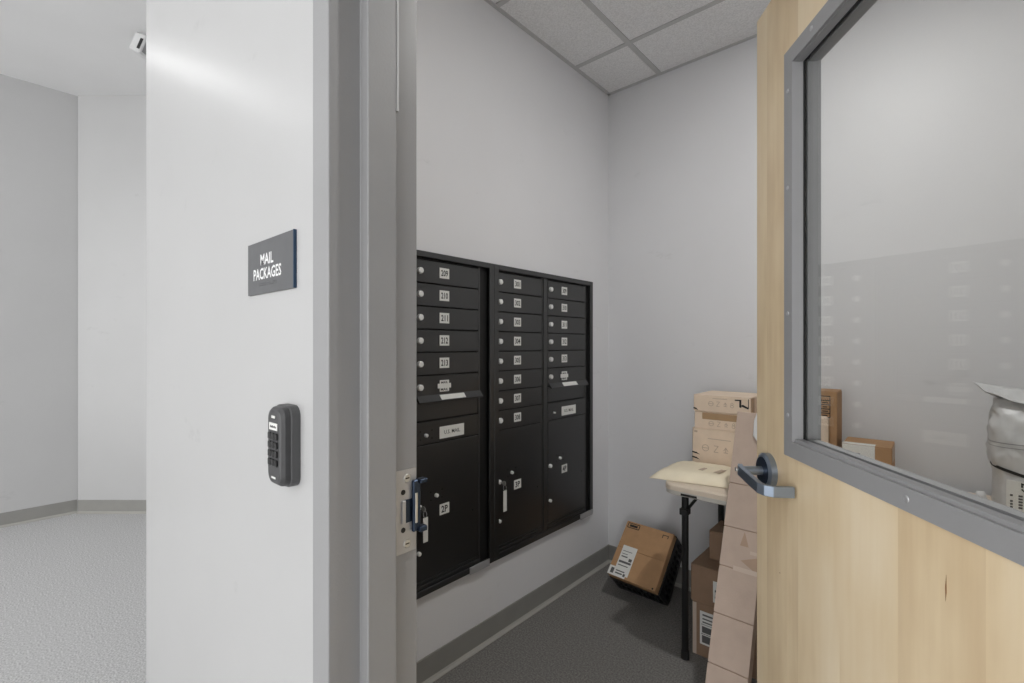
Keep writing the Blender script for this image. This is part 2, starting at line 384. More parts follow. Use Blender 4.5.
# lever set
LX, LZ = .066, .990
lv = obj('lever_handle', cyl(new(), (LX, .004, LZ), (LX, .062, LZ), .0105, .009, 20), 'lever_steel', door, local=True, smooth=False)
bm = cyl(new(), (LX, 0, LZ), (LX, .012, LZ), .040, .0395, 40); cyl(bm, (LX, .012, LZ), (LX, .0165, LZ), .0395, .033, 40)
obj('rosette', bm, 'lever_steel', lv, local=True)
obj('rosette_face', cyl(new(), (LX, .0165, LZ), (LX, .0175, LZ), .031, .030, 40), 'blue_steel', lv, local=True)
def slab_path(pts, h):
    """flat bar of height h following points (x, y, z); thickness given per point"""
    t = new(); R = []
    for i, (x, y, z, th) in enumerate(pts):
        a = pts[max(i-1, 0)]; b = pts[min(i+1, len(pts)-1)]; d = Vector((b[0]-a[0], b[1]-a[1], 0)).normalized(); s = Vector((-d.y, d.x, 0)) * th / 2
        c = Vector((x, y, z)); R.append([t.verts.new(c + s + Z*h/2), t.verts.new(c - s + Z*h/2), t.verts.new(c - s - Z*h/2), t.verts.new(c + s - Z*h/2)])
    for a, b in zip(R, R[1:]):
        for k in range(4): t.faces.new((a[k], a[(k+1) % 4], b[(k+1) % 4], b[k]))
    t.faces.new(R[0][::-1]); t.faces.new(R[-1])
    bmesh.ops.bevel(t, geom=list(t.edges), offset=.0012, segments=2, affect='EDGES', profile=.5)
    return t
arm = [(LX - .016, .058, LZ, .010), (LX + .0, .064, LZ, .012), (LX + .05, .066, LZ - .004, .011), (LX + .100, .064, LZ - .010, .011),
       (LX + .112, .058, LZ - .011, .012), (LX + .118, .046, LZ - .012, .011), (LX + .120, .006, LZ - .012, .010)]
obj('lever_arm', slab_path(arm, .022), 'lever_steel', lv, local=True)
obj('privacy_button', cyl(new(), (LX - .006, .0705, LZ), (LX - .006, .0725, LZ), .005, .0045, 12), 'chrome', lv, local=True)
# far-side lever and hinges
bm = cyl(new(), (LX, -DT - .016, LZ), (LX, -DT, LZ), .036, .040, 32); cyl(bm, (LX, -DT - .062, LZ), (LX, -DT - .016, LZ), .009, .0105, 16)
box(bm, LX - .015, LX + .11, -DT - .070, -DT - .058, LZ - .011, LZ + .011, bev=.002)
obj('lever_handle', bm, 'lever_steel', door, local=True)
obj('latch_bolt', bx(-.010, 0, -.031, -.014, LZ - .012, LZ + .012, bev=.002), 'steel', door, local=True)
for z in (.25, 1.03, 1.82): obj('hinge', cyl(new(), (DW + .004, -DT - .004, z - .055), (DW + .004, -DT - .004, z + .055), .0065, seg=12), 'steel', door, local=True)

# ------------------------------------------------------------------ sign and keypad on the hallway wall
SGX0, SGX1, SGZ0, SGZ1 = -1.024, -.816, 1.373, 1.473
sg = thing('wall_sign', 'grey rectangular plaque with raised white MAIL PACKAGES lettering on the hallway wall', 'sign', T((SGX0, WF, SGZ0)))
obj('panel', bx(SGX0, SGX1 - .001, WF - .0045, WF, SGZ0, SGZ1), 'sign_grey', sg)
obj('edge_band', bx(SGX1 - .001, SGX1 + .0015, WF - .0055, WF, SGZ0, SGZ1), 'sign_blue', sg)
cxs = (SGX0 + SGX1) / 2 - .006
obj('lettering', text_bm('MAIL', .060, .021, (cxs - .004, WF - .0045, 1.437), X, Z, -Y), 'sign_white', sg)
obj('lettering', text_bm('PACKAGES', .128, .022, (cxs - .004, WF - .0045, 1.4105), X, Z, -Y), 'sign_white', sg)
bm = new()
for k in range(15):
    for r in range(2):
        if random.random() < .7: cyl(bm, (cxs - .04 + k*.0055, WF - .0045, 1.392 - r*.0035), (cxs - .04 + k*.0055, WF - .0053, 1.392 - r*.0035), .0011, .0006, 6)
obj('braille_dots', bm, 'sign_grey', sg)

KX0, KX1, KZ0, KZ1 = -.868, -.800, 1.034, 1.172
kpd = thing('keypad', 'dark grey rounded access keypad with square black keys beside the door frame', 'keypad', T(((KX0 + KX1)/2, WF, KZ0)))
kc = ((KX0 + KX1)/2, 0, (KZ0 + KZ1)/2)
def loft(secs):
    t = new(); R = [[t.verts.new(p) for p in s] for s in secs]
    n = len(R[0])
    for a, b in zip(R, R[1:]):
        for k in range(n): t.faces.new((a[k], a[(k+1) % n], b[(k+1) % n], b[k]))
    t.faces.new(R[0][::-1]); t.faces.new(R[-1]); return t
def ksec(y, w, h, r): return [(kc[0] + a, y, kc[2] + b) for a, b in rrect(w, h, r, 6)]
kw, kh = KX1 - KX0, KZ1 - KZ0
obj('back_shell', loft([ksec(WF, kw, kh, .018), ksec(WF - .014, kw, kh, .018), ksec(WF - .0155, kw - .002, kh - .002, .017)]), 'keypad_side', kpd)
obj('front_shell', loft([ksec(WF - .0155, kw - .004, kh - .004, .016), ksec(WF - .024, kw - .006, kh - .006, .018), ksec(WF - .029, kw - .014, kh - .014, .017), ksec(WF - .0305, kw - .024, kh - .024, .013)]), 'keypad_grey', kpd)
kf = WF - .0305
obj('display_label', bx(kc[0] - .016, kc[0] + .016, kf - .001, kf, KZ1 - .041, KZ1 - .029), 'label_white', kpd)
for k in range(6): obj('label_print', bx(kc[0] - .011 + k*.004, kc[0] - .0085 + k*.004, kf - .0013, kf - .001, KZ1 - .037, KZ1 - .033 - (k % 2)*.001), 'ink', kpd)
obj('status_light', bx(kc[0] - .007, kc[0] + .007, kf - .0012, kf, KZ1 - .021, KZ1 - .0165, bev=.0005), 'label_white', kpd)
obj('maker_badge', bx(kc[0] - .008, kc[0] + .008, kf - .0005, kf, KZ0 + .015, KZ0 + .018), 'label_white', kpd)
for r in range(4):
    for c in range(3):
        x = kc[0] + (c - 1)*.0125; z = KZ1 - .051 - r*.0148
        obj('key', bx(x - .0048, x + .0048, kf - .0035, kf, z - .0055, z + .0055, bev=.001), 'key_black', kpd)

# ------------------------------------------------------------------ mailbox units in the left wall
XF = -1.405                     # front plane of the trim
ROWS = [1.593 - .0864*i for i in range(9)]
def ytxt(parent, body, w, h, y, z, x, m='ink'):
    return obj('lettering', text_bm(body, w, h, (x, y, z), Y, Z, X), m, parent)
def lock(parent, y, z, r=.0122, x=-1.413):
    b = cyl(new(), (x, y, z), (x + .010, y, z), r, r*.92, 14); cyl(b, (x + .010, y, z), (x + .0115, y, z), r*.92, r*.7, 14)
    l = obj('lock', b, 'lock_face', parent); return l
XD = -1.413                     # door front plane
def mail_door(unit, y0, y1, z0, z1):
    return obj('compartment_door', bx(XD - .006, XD, y0 + .0015, y1 - .0015, z0 + .0018, z1 - .0018, bev=.0016), 'mail_black', unit)
def numbered(unit, y0, y1, i, num):
    d = mail_door(unit, y0, y1, ROWS[i+1], ROWS[i]); zc = (ROWS[i] + ROWS[i+1])/2
    lock(d, y0 + .020, zc)
    obj('number_plate', bx(XD, XD + .0008, y0 + .114, y0 + .162, zc - .018, zc + .022), 'label_white', d)
    ytxt(d, num, .034, .024, y0 + .138, zc + .002, XD + .0008)
    return d
def outgoing(unit, y0, y1, i):
    d = mail_door(unit, y0, y1, ROWS[i+1] - .004, ROWS[i]); zc = (ROWS[i] + ROWS[i+1])/2
    lock(d, y0 + .020, zc)
    c = y0 + .138
    P = [(-.023, -.022), (.023, -.022), (.023, -.009), (.033, -.009), (.033, .009), (.023, .009), (.023, .022), (-.023, .022), (-.023, .009), (-.033, .009), (-.033, -.009), (-.023, -.009)]
    obj('sticker', prism(new(), P, (0, c, zc), Y, Z, X, XD, XD + .0008), 'label_white', d)
    ytxt(d, 'MAIL', .034, .008, c, zc + .013, XD + .0008); ytxt(d, 'MAIL', .038, .010, c, zc - .014, XD + .0008)
    # hinged flap over the mail slot, standing a little proud
    f = new(); prism(f, [(XD - .004, 1.086), (XD + .002, 1.087), (XD + .021, 1.064), (XD + .019, 1.059), (XD, 1.071)], (0, 0, 0), X, Z, Y, y0 + .004, y1 + .006)
    fl = obj('slot_flap', f, 'mail_black', unit)
    s = Vector((.019, 0, -.023)).normalized(); nn = Vector((.023, 0, .019)).normalized()
    obj('flap_label', prism(new(), [(0, .004), (.125, .004), (.125, .026), (0, .026)], (XD + .002, y0 + .110, 1.087), Y, s, nn, 0, .0008), 'label_white', fl)
    obj('slot', bx(XD - .008, XD - .004, y0 + .004, y1 - .004, .994, 1.066), 'mail_black', unit)
def screwpat(d, y, z):
    for a, b in ((-.024, .016), (.030, .016), (-.024, -.014), (.030, -.014)): obj('screw', cyl(new(), (XD, y + a, z + b), (XD + .0015, y + a, z + b), .0032, .0026, 8), 'mail_dark', d)
def master_panel(unit, y0, y1, small=False):
    d = mail_door(unit, y0, y1, .902, .989)
    obj('mail_plate', bx(XD, XD + .0008, y0 + .114, y0 + .240, .915, .961), 'label_white', d)
    obj('lettering', text_bm('U.S. MAIL', .082, .015, (XD + .0008, y0 + .177, .938), Y, Z, X, bold=.006), 'ink', d)
    lock(d, y0 + .047, .938, .007 if not small else .005)
    if not small: screwpat(d, y0 + .047, .938)
def parcel(unit, y0, y1, txt, z1=.902):
    d = mail_door(unit, y0, y1, .398, z1)
    lock(d, y0 + .014, .679, .010); lock(d, y0 + .014, .508, .008); lock(d, y0 + .096, .704, .0075); screwpat(d, y0 + .096, .704)
    obj('number_plate', bx(XD, XD + .0008, y0 + .114, y0 + .162, .622, .663), 'label_white', d)
    ytxt(d, txt, .032, .026, y0 + .138, .6425, XD + .0008)
    obj('screw', cyl(new(), (XD, y1 - .035, .598), (XD + .0015, y1 - .035, .598), .0035, .003, 8), 'mail_dark', d)
    return d
def unit_frame(unit, y0, y1, cols):
    b = new()
    w = .028
    def fb(a0, a1, c0, c1, x0=XD - .004, x1=XF): box(b, x0, x1, a0, a1, c0, c1, bev=.0015)
    fb(y0, y0 + w, MZ0, MZ1); fb(y1 - w, y1, MZ0, MZ1); fb(y0 + w, y1 - w, MZ1 - .022, MZ1); fb(y0 + w, y1 - w, MZ0, MZ0 + .024)
    obj('trim_frame', b, 'mail_black', unit)
    obj('cabinet_body', bx(-1.82, XD - .012, y0 + .004, y1 - .004, MZ0 + .004, MZ1 - .004), 'mail_dark', unit)
    for a, c in cols:
        r = new(); box(r, XD - .012, XD - .002, c + .001, c + .010, .375, 1.598, bev=.001); box(r, XD - .012, XD - .002, a - .009, a - .001, .375, 1.598, bev=.001)
        box(r, XD - .012, XD + .002, a, c + .008, .372, .384, bev=.001); box(r, XD - .012, XD - .002, a, c, .386, .396, bev=.001)
        obj('inner_rail', r, 'mail_black', unit)
C1, C2, C3 = (1.055, 1.378), (1.486, 1.803), (1.852, 2.182)
u1 = thing('mailbox_unit', 'black single-column mailbox unit nearest the door frame, doors numbered 209 to 213', 'mailbox', T((XF, MU0, MZ0)), 'recessed black mailbox units')
unit_frame(u1, MU0, 1.4645, [C1])
for i in range(5): numbered(u1, *C1, i, str(209 + i))
outgoing(u1, *C1, 5); master_panel(u1, *C1); parcel(u1, *C1, '2P')
obj('base_clip', bx(XF, XF + .004, 1.318, 1.432, MZ0 - .004, MZ0 + .026, bev=.001), 'steel', u1)
u2 = thing('mailbox_unit', 'black double-column mailbox unit nearer the back corner, with parcel doors 3P and 4P', 'mailbox', T((XF, 1.4655, MZ0)), 'recessed black mailbox units')
unit_frame(u2, 1.4655, MU1, [C2, C3])
obj('centre_post', bx(XD - .012, XD + .003, 1.815, 1.842, .372, 1.600, bev=.0015), 'mail_black', u2)
for i in range(8): numbered(u2, *C2, i, str(301 + i))
parcel(u2, *C2, '3P')
for i in range(5): numbered(u2, *C3, i, str(309 + i))
outgoing(u2, *C3, 5); master_panel(u2, *C3, True); parcel(u2, *C3, '4P')
obj('base_clip', bx(XF, XF + .004, 2.122, 2.243, MZ0 - .004, MZ0 + .026, bev=.001), 'steel', u2)
def hung_key(y, label):
    x = XD + .0115
    k = thing('key', label, 'key', T((x, y, .679)), 'keys left in parcel locks')
    b = new(); box(b, x, x + .012, y - .001, y + .001, .676, .682); t = cyl(new(), (x + .020, y - .0012, .679), (x + .020, y + .0012, .679), .010, seg=14); merge(b, t)
    obj('blade', b, 'chrome', k)
    pts = [(x + .015 + .006*math.sin(a), y + .010 + .010*math.sin(a)*.3, .668 - .012*(1 - math.cos(a))) for a in [i*2*PI/12 for i in range(13)]]
    obj('split_ring', tube(new(), pts, .0009, 6), 'steel', k)
    obj('tag', bx(x + .011, x + .0125, y + .004, y + .026, .552, .643, bev=.0006), 'label_white', k)
hung_key(C1[0] + .014, 'key with white tag hanging from the 2P parcel door lock')
hung_key(C2[0] + .014, 'key with white tag hanging from the 3P parcel door lock')

# ------------------------------------------------------------------ folding table
TX0, TX1, TY0, TY1, TZ = -.792, .43, 1.764, 2.395, .74
tb = thing('folding_table', 'folding table with a beige top and black metal legs against the back wall', 'table', T((TX0, TY0, 0)))
tc_ = ((TX0+TX1)/2, (TY0+TY1)/2, 0)
def tsec(z, inset): return [(tc_[0] + a, tc_[1] + b, z) for a, b in rrect(TX1 - TX0 - 2*inset, TY1 - TY0 - 2*inset, .05, 6)]
obj('table_top', loft([tsec(.718, .0), tsec(.734, .0), tsec(TZ - .001, .003), tsec(TZ, .008)]), 'table_plastic', tb)
obj('rim', loft([tsec(.700, .006), tsec(.703, .002), tsec(.717, .002)]), 'table_rim', tb)
obj('maker_plate', bx(-.715, -.655, TY0 - .0005, TY0 + .004, .7045, .7125), 'ink', tb)
LG = []
for lx in (-.755, .39):
    for ly in (1.908, 2.345):
        l = obj('leg', cyl(new(), (lx, ly, .02), (lx, ly, .700), .0135, seg=14), 'black_metal', tb)
        obj('foot_cap', cyl(new(), (lx, ly, 0), (lx, ly, .032), .0165, .0155, 14), 'black_plastic', l)
        s = 1 if lx < 0 else -1
        obj('brace', tube(new(), [(lx, ly, .595), (lx + s*.075, ly, .700)], .006, 8), 'black_metal', tb)
        obj('brace_lock', bx(lx - .017, lx + .017, ly - .020, ly + .017, .585, .612, bev=.003), 'black_plastic', l)
    obj('cross_bar', tube(new(), [(lx, 1.908, .66), (lx, 2.345, .66)], .011, 10), 'black_metal', tb)

# ------------------------------------------------------------------ parcels
def carton(name, label, x0, x1, y0, y1, z0, z1, m, group=None, M=None, bev=.003, cat='box', flaps=True, mtop=None):
    """a closed carton; M places a local box"""
    root = thing(name, label, cat, M if M is not None else T(((x0+x1)/2, (y0+y1)/2, z0)), group)
    loc = M is not None
    obj('carton_body', bx(x0, x1, y0, y1, z0, z1 - .003, bev=bev), m, root, local=loc)
    if flaps:
        yc = (y0+y1)/2
        obj('lid_flap', bx(x0 + .001, x1 - .001, y0 + .001, yc - .001, z1 - .003, z1), mtop or m, root, local=loc)
        obj('lid_flap', bx(x0 + .001, x1 - .001, yc + .001, y1 - .001, z1 - .003, z1), mtop or m, root, local=loc)
    return root
def decal(parent, name, pts, o, u, v, n, m, t=.0006, local=False):
    return obj(name, prism(new(), pts, o, u, v, n, 0, t), m, parent, local=local)
def rect(a0, a1, b0, b1): return [(a0, b0), (a1, b0), (a1, b1), (a0, b1)]
def label_with_print(parent, o, u, v, n, w, h, rows, local=False):
    """white address label with rows of (x0, x1, y0, y1) print in fractions"""
    l = decal(parent, 'shipping_label', rect(0, w, 0, h), o, u, v, n, 'label_white', .0006, local)
    b = new()
    for a0, a1, b0, b1 in rows: prism(b, rect(a0*w, a1*w, b0*h, b1*h), Vector(o) + Vector(n)*.0006, u, v, n, 0, .0002)
    obj('label_print', b, 'print_grey', l, local=local)
mat('print_grey', rgb(92), .6)

# stack of three pale printed cartons on the table
SY = 2.11
g = 'pale printed cartons stacked on the table'
def pictograms(root, xs, z, s, y):
    """ring with a bar, Z, an upright arrow and a figure eight"""
    b = new(); w = s*.09
    def arc(cx, cz, r, n=16):
        for k in range(n):
            a0, a1 = 2*PI*k/n, 2*PI*(k+1)/n
            prism(b, [(cx + r*math.cos(a0), cz + r*math.sin(a0)), (cx + r*math.cos(a1), cz + r*math.sin(a1)), (cx + (r-w)*math.cos(a1), cz + (r-w)*math.sin(a1)), (cx + (r-w)*math.cos(a0), cz + (r-w)*math.sin(a0))], (0, y, 0), X, Z, -Y, 0, .0005)
    def bar(x0, z0, x1, z1):
        d = Vector((x1-x0, z1-z0)).normalized(); q = Vector((-d.y, d.x))*w/2
        prism(b, [(x0+q.x, z0+q.y), (x1+q.x, z1+q.y), (x1-q.x, z1-q.y), (x0-q.x, z0-q.y)], (0, y, 0), X, Z, -Y, 0, .0005)
    a, c, d, e = xs
    arc(a, z, s*.5); bar(a - s*.45, z, a + s*.45, z)
    bar(c - s*.3, z + s*.45, c + s*.3, z + s*.45); bar(c + s*.3, z + s*.45, c - s*.3, z - s*.45); bar(c - s*.3, z - s*.45, c + s*.3, z - s*.45)
    bar(d, z - s*.4, d, z + s*.4); bar(d - s*.3, z - s*.1, d, z + s*.35); bar(d + s*.3, z - s*.1, d, z + s*.35); bar(d - s*.3, z - s*.35, d + s*.3, z - s*.35)
    arc(e, z + s*.2, s*.27); arc(e, z - s*.22, s*.32)
    obj('pictograms', b, 'print_brown', root)
def ticks(root, x, z, y, s=1):
    decal(root, 'black_mark', [(0, 0), (s*.034, -.006), (s*.02, .003), (0, .006)], (x, y, z), X, Z, -Y, 'ink', .0005)
c3 = carton('shipping_carton', 'pale printed carton at the bottom of the stack of three, the tallest of them', -.803, -.575, SY, 2.355, TZ, .908, 'cream_card', g)
pictograms(c3, (-.745, -.700, -.660, -.617), .825, .030, SY)
decal(c3, 'print_line', rect(-.735, -.640, .866, .8685), (0, SY, 0), X, Z, -Y, 'print_brown', .0005)
decal(c3, 'print_stamp', rect(-.794, -.780, .889, .897), (0, SY, 0), X, Z, -Y, 'print_brown', .0005)
ticks(c3, -.803, .798, SY, 1); ticks(c3, -.803, .776, SY, 1); ticks(c3, -.600, .893, SY, .7)
c2 = carton('shipping_carton', 'pale printed carton in the middle of the stack, with a strip of brown tape', -.795, -.572, SY + .004, 2.35, .908, .983, 'cream_card', g)
pictograms(c2, (-.722, -.690, -.660, -.630), .933, .022, SY + .004)
decal(c2, 'tape_strip', rect(-.760, -.585, .950, .978), (0, SY + .004, 0), X, Z, -Y, 'kraft_tape', .0006)
c1 = carton('shipping_carton', 'pale printed carton on top of the stack, black tape mark at its right corner', -.797, -.563, SY, 2.345, .983, 1.056, 'cream_card', g)
pictograms(c1, (-.722, -.692, -.662, -.635), 1.020, .022, SY)
decal(c1, 'print_line', rect(-.715, -.655, 1.042, 1.044), (0, SY, 0), X, Z, -Y, 'print_brown', .0005)
b = new()
prism(b, [(0, .0), (.026, .0), (.026, .006), (0, .005)], (-.624, SY, 1.040), X, Z, -Y, 0, .0006); prism(b, [(.0, 0), (.008, 0), (.008, -.032), (.0, -.03)], (-.606, SY, 1.044), X, Z, -Y, 0, .0006)
prism(b, [(0, 0), (.03, -.012), (.034, -.006), (.01, .006)], (-.602, SY, 1.020), X, Z, -Y, 0, .0006); prism(b, rect(0, .003, -.03, .01), (-.572, SY, 1.040), X, Z, -Y, 0, .0006)
obj('black_mark', b, 'ink', c1); ticks(c1, -.797, .994, SY, .6)
decal(c1, 'tape_strip', rect(0, .05, -.066, -.004), (-.563, SY + .008, 1.056), Y, Z, X, 'kraft_tape', .0006)

# cream padded envelope hanging over the left end of the table
def padded(name, label, corners, thick, m, parent_z, n=14, k2=10, wob=.003, group=None, cat='envelope'):
    """pillow between four corners given in order; thickness fades to the edges"""
    A, B, C, D = [Vector(c) for c in corners]
    root = thing(name, label, cat, T((A + B + C + D)/4), group)
    t = new(); top = []; bot = []
    rnd = random.Random(3)
    for i in range(n + 1):
        rt_, rb = [], []
        for j in range(k2 + 1):
            s, q = i/n, j/k2
            p = (A*(1-s) + B*s)*(1-q) + (D*(1-s) + C*s)*q
            e = (max(0, 1 - abs(2*s-1)**5) * max(0, 1 - abs(2*q-1)**5))**.5
            w = rnd.uniform(-wob, wob)*e
            rt_.append(t.verts.new(p + Z*(thick*e + w + .0015))); rb.append(t.verts.new(p - Z*.0005))
        top.append(rt_); bot.append(rb)
    for i in range(n):
        for j in range(k2):
            t.faces.new((top[i][j], top[i+1][j], top[i+1][j+1], top[i][j+1])); t.faces.new((bot[i][j], bot[i][j+1], bot[i+1][j+1], bot[i+1][j]))
    for i in range(n):
        t.faces.new((top[i][0], bot[i][0], bot[i+1][0], top[i+1][0])); t.faces.new((top[i][k2], top[i+1][k2], bot[i+1][k2], bot[i][k2]))
    for j in range(k2):
        t.faces.new((top[0][j], top[0][j+1], bot[0][j+1], bot[0][j])); t.faces.new((top[n][j], bot[n][j], bot[n][j+1], top[n][j+1]))
    obj('padded_body', t, m, root, smooth=True)
    return root
env = padded('padded_envelope', 'cream padded envelope lying over the left end of the table', [(-.852, 1.785, .7415), (-.560, 1.850, .7425), (-.600, 2.100, .7435), (-.842, 2.055, .7435)], .034, 'mailer_cream', TZ)
decal(env, 'printed_patch', [(0, 0), (.018, .0), (.026, .06), (.010, .06)], (-.700, 1.90, .7785), X, Y, Z, 'print_brown', .0006)
decal(env, 'printed_patch', [(0, 0), (.022, .0), (.030, .06), (.010, .06)], (-.640, 1.90, .7785), X, Y, Z, 'print_brown', .0006)
decal(env, 'address_label', rect(-.01, .055, -.01, .07), (-.690, 1.895, .7685), X, Y, Z, 'label_cream', .0006) if 'label_cream' in MATS else None

# tall narrow carton leaning on the table edge: local x across, z up the slope, y = depth behind the face
ly0, ly1 = 1.410, 1.827; lz1 = 1.035
sl = Vector((0, ly1 - ly0, lz1)).normalized(); back = Vector((0, sl.z, -sl.y)); LEN = Vector((0, ly1 - ly0, lz1)).length
M = Matrix(((1, 0, 0, -.531), (0, back.y, sl.y, ly0), (0, back.z, sl.z, 0), (0, 0, 0, 1)))
lc = thing('long_carton', 'long narrow creased cardboard carton leaning upright against the table edge', 'box', M)
CW, CD = .119, .047
lb = obj('side_wall', bx(0.002, CW - .001, .004, CD, .030, LEN, bev=.002), 'kraft_fold', lc, local=True)
cuts = [.0, .300, .445, .590, .715, .860, LEN]
for a, b_ in zip(cuts, cuts[1:]):
    obj('front_panel', bx(0, CW, 0, .004, a + .0012 if a > 0 else .022, b_ - .0012, bev=.0011), 'kraft_pink', lc, local=True)
b = prism(new(), [(0, 0), (.055, -.03), (.055, .022)], (CW - .0555, 0, .62), X, Z, -Y, 0, .0006); prism(b, [(0, 0), (.026, .0), (.010, .045)], (CW - .062, 0, .665), X, Z, -Y, 0, .0006)
obj('brown_print', b, 'kraft_fold', lc, local=True)
obj('clear_tape', bx(CW - .075, CW - .0005, -.0008, 0, .585, .599), 'clear_plastic', lc, local=True)
obj('clear_tape', bx(CW - .03, CW - .0005, -.0008, 0, .645, .655), 'clear_plastic', lc, local=True)
w = prism(new(), [(-.012, -.085), (.022, -.125), (.03, -.12), (.03, .012), (.012, .018), (-.006, .006), (-.014, -.03)], (.074, -.001, LEN), X, Z, -Y, 0, .007)
bmesh.ops.bevel(w, geom=list(w.edges), offset=.002, segments=2, affect='EDGES', profile=.5)
o = obj('packing_pouch', w, 'poly_white', lc, local=True); o['label'] = 'white plastic pouch at the top edge of the carton'

# three cartons under the table
g = 'brown cartons under the table'
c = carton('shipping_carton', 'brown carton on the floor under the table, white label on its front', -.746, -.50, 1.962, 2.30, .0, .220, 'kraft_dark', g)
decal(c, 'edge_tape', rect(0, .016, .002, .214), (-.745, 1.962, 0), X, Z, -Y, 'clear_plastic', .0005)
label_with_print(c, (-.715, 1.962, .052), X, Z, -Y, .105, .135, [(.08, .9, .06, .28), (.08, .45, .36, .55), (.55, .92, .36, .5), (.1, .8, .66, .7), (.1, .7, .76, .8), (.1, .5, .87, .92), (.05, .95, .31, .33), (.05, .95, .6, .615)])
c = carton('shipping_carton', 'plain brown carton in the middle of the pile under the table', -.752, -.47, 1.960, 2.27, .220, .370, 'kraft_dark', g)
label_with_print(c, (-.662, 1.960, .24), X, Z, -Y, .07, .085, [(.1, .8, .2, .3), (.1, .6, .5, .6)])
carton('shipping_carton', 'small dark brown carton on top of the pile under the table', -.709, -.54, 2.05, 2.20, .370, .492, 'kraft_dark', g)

# black crate tipped against the back wall with a parcel lying on it
cs, sn = math.cos(math.radians(46)), math.sin(math.radians(46))
wv = Vector((0, cs, sn)); nv = Vector((0, -sn, cs))        # up the slope, out of the face
base = Vector((-1.232, 2.236, .002))                       # lower back edge on the carpet
M = Matrix(((1, 0, 0, base.x), (0, wv.y, nv.y, base.y), (0, wv.z, nv.z, base.z), (0, 0, 0, 1)))
cr = thing('plastic_crate', 'black slotted plastic crate tipped against the wall under a parcel', 'crate', M)
KW, KL, KD = .262, .285, .139
obj('crate_base', bx(0, KW, 0, KL, 0, .006, bev=.002), 'black_plastic', cr, local=True)
def side(o, u, v, L):
    """slotted crate side made of a rim, a foot rail and uprights"""
    n = u.cross(v); t = new()
    prism(t, rect(0, L, KD - .03, KD), o, u, v, n, 0, .006); prism(t, rect(0, L, .006, .030), o, u, v, n, 0, .006)
    k = 9
    for i in range(k + 1):
        a = i*(L - .010)/k; prism(t, rect(a, a + .010, .030, KD - .03), o, u, v, n, 0, .006)
    prism(t, rect(0, L, KD*.48, KD*.58), o, u, v, n, 0, .006)
    return t
obj('crate_side', side(Vector((0, 0, 0)), X, Z, KW), 'black_plastic', cr, local=True)
obj('crate_side', side(Vector((KW, KL, 0)), -X, Z, KW), 'black_plastic', cr, local=True)
obj('crate_side', side(Vector((KW, .006, 0)), Y, Z, KL - .012), 'black_plastic', cr, local=True)
obj('crate_side', side(Vector((0, KL - .006, 0)), -Y, Z, KL - .012), 'black_plastic', cr, local=True)
b = new()
for q in ((0, 0), (KW - .016, 0), (0, KL - .016), (KW - .016, KL - .016)): box(b, q[0] - .002, q[0] + .018, q[1] - .002, q[1] + .018, 0, KD - .004, bev=.003)
obj('corner_post', b, 'black_plastic', cr, local=True)
M2 = M @ T((.002, -.004, KD + .001)) @ Matrix.Rotation(math.radians(-1.5), 4, 'Z')
pb = carton('parcel_box', 'brown cardboard parcel with a white address label, resting on the black crate', 0, .258, 0, .292, 0, .042, 'kraft', M=M2, bev=.002)
label_with_print(pb, (.030, .012, .042), X, Y, Z, .078, .150, [(.1, .75, .80, .82), (.1, .5, .7, .72), (.12, .55, .60, .64), (.08, .92, .40, .47), (.1, .8, .30, .33), (.68, .9, .5, .6)], local=True)
label_with_print(pb, (.001, .0, .0428), X, Y, Z, .095, .045, [(.12, .3, .2, .8), (.4, .9, .6, .72), (.4, .8, .3, .45), (.85, .97, .2, .5)], local=True)
b = new()
for q in (rect(.012, .076, .256, .260), rect(.012, .076, .280, .284), rect(.010, .014, .258, .282), rect(.074, .078, .258, .282), rect(.022, .066, .264, .276)): prism(b, q, (0, 0, .042), X, Y, Z, 0, .0005)
for q in (rect(.205, .236, .270, .274), rect(.205, .209, .256, .272), rect(.232, .236, .258, .272), rect(.238, .246, .004, .012)): prism(b, q, (0, 0, .042), X, Y, Z, 0, .0005)
obj('printed_mark', b, 'ink', pb, local=True)

# things on the table seen through the glass
c = carton('upright_carton', 'tall brown carton with a black printed panel standing on the table behind the glass', -.470, -.284, 2.25, 2.385, TZ, 1.090, 'kraft')
b = new(); z0, z1 = .985, 1.070; x0, x1 = -.340, -.306
for i in range(6):
    z = z0 + i*(z1 - z0)/5; prism(b, rect(x0, x1, z - .0018, z + .0018), (0, 2.25, 0), X, Z, -Y, 0, .0006)
for x in (x0, x1 - .003): prism(b, rect(x, x + .003, z0, z1), (0, 2.25, 0), X, Z, -Y, 0, .0006)
for i, (a, e) in enumerate(((.006, .024), (.006, .026), (.008, .022), (.006, .025))): prism(b, rect(x0 + a, x0 + e, z0 + .006 + i*.017, z0 + .010 + i*.017), (0, 2.25, 0), X, Z, -Y, 0, .0006)
obj('printed_panel', b, 'ink', c)
c = carton('slim_box', 'slim pale pink box standing in front of the tall brown carton behind glass', -.430, -.308, 2.205, 2.235, TZ, .995, 'cream_card', bev=.008, flaps=False)
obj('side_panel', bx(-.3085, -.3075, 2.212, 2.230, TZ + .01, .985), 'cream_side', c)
c = carton('low_carton', 'low brown carton with a white wraparound label on the table behind the glass', -.263, -.112, 2.205, 2.375, TZ, .898, 'kraft')
label_with_print(c, (-.262, 2.205, .775), X, Z, -Y, .100, .122, [(.1, .5, .55, .63), (.62, .85, .42, .6), (.1, .55, .72, .75), (.1, .7, .2, .3)])
decal(c, 'label_wrap', rect(0, .100, 0, .04), (-.262, 2.206, .898), X, Y, Z, 'label_white', .0008)
decal(c, 'tape_strip', rect(0, .15, .1, .155), (-.112, 2.21, TZ), Y, Z, X, 'kraft_tape', .0006)

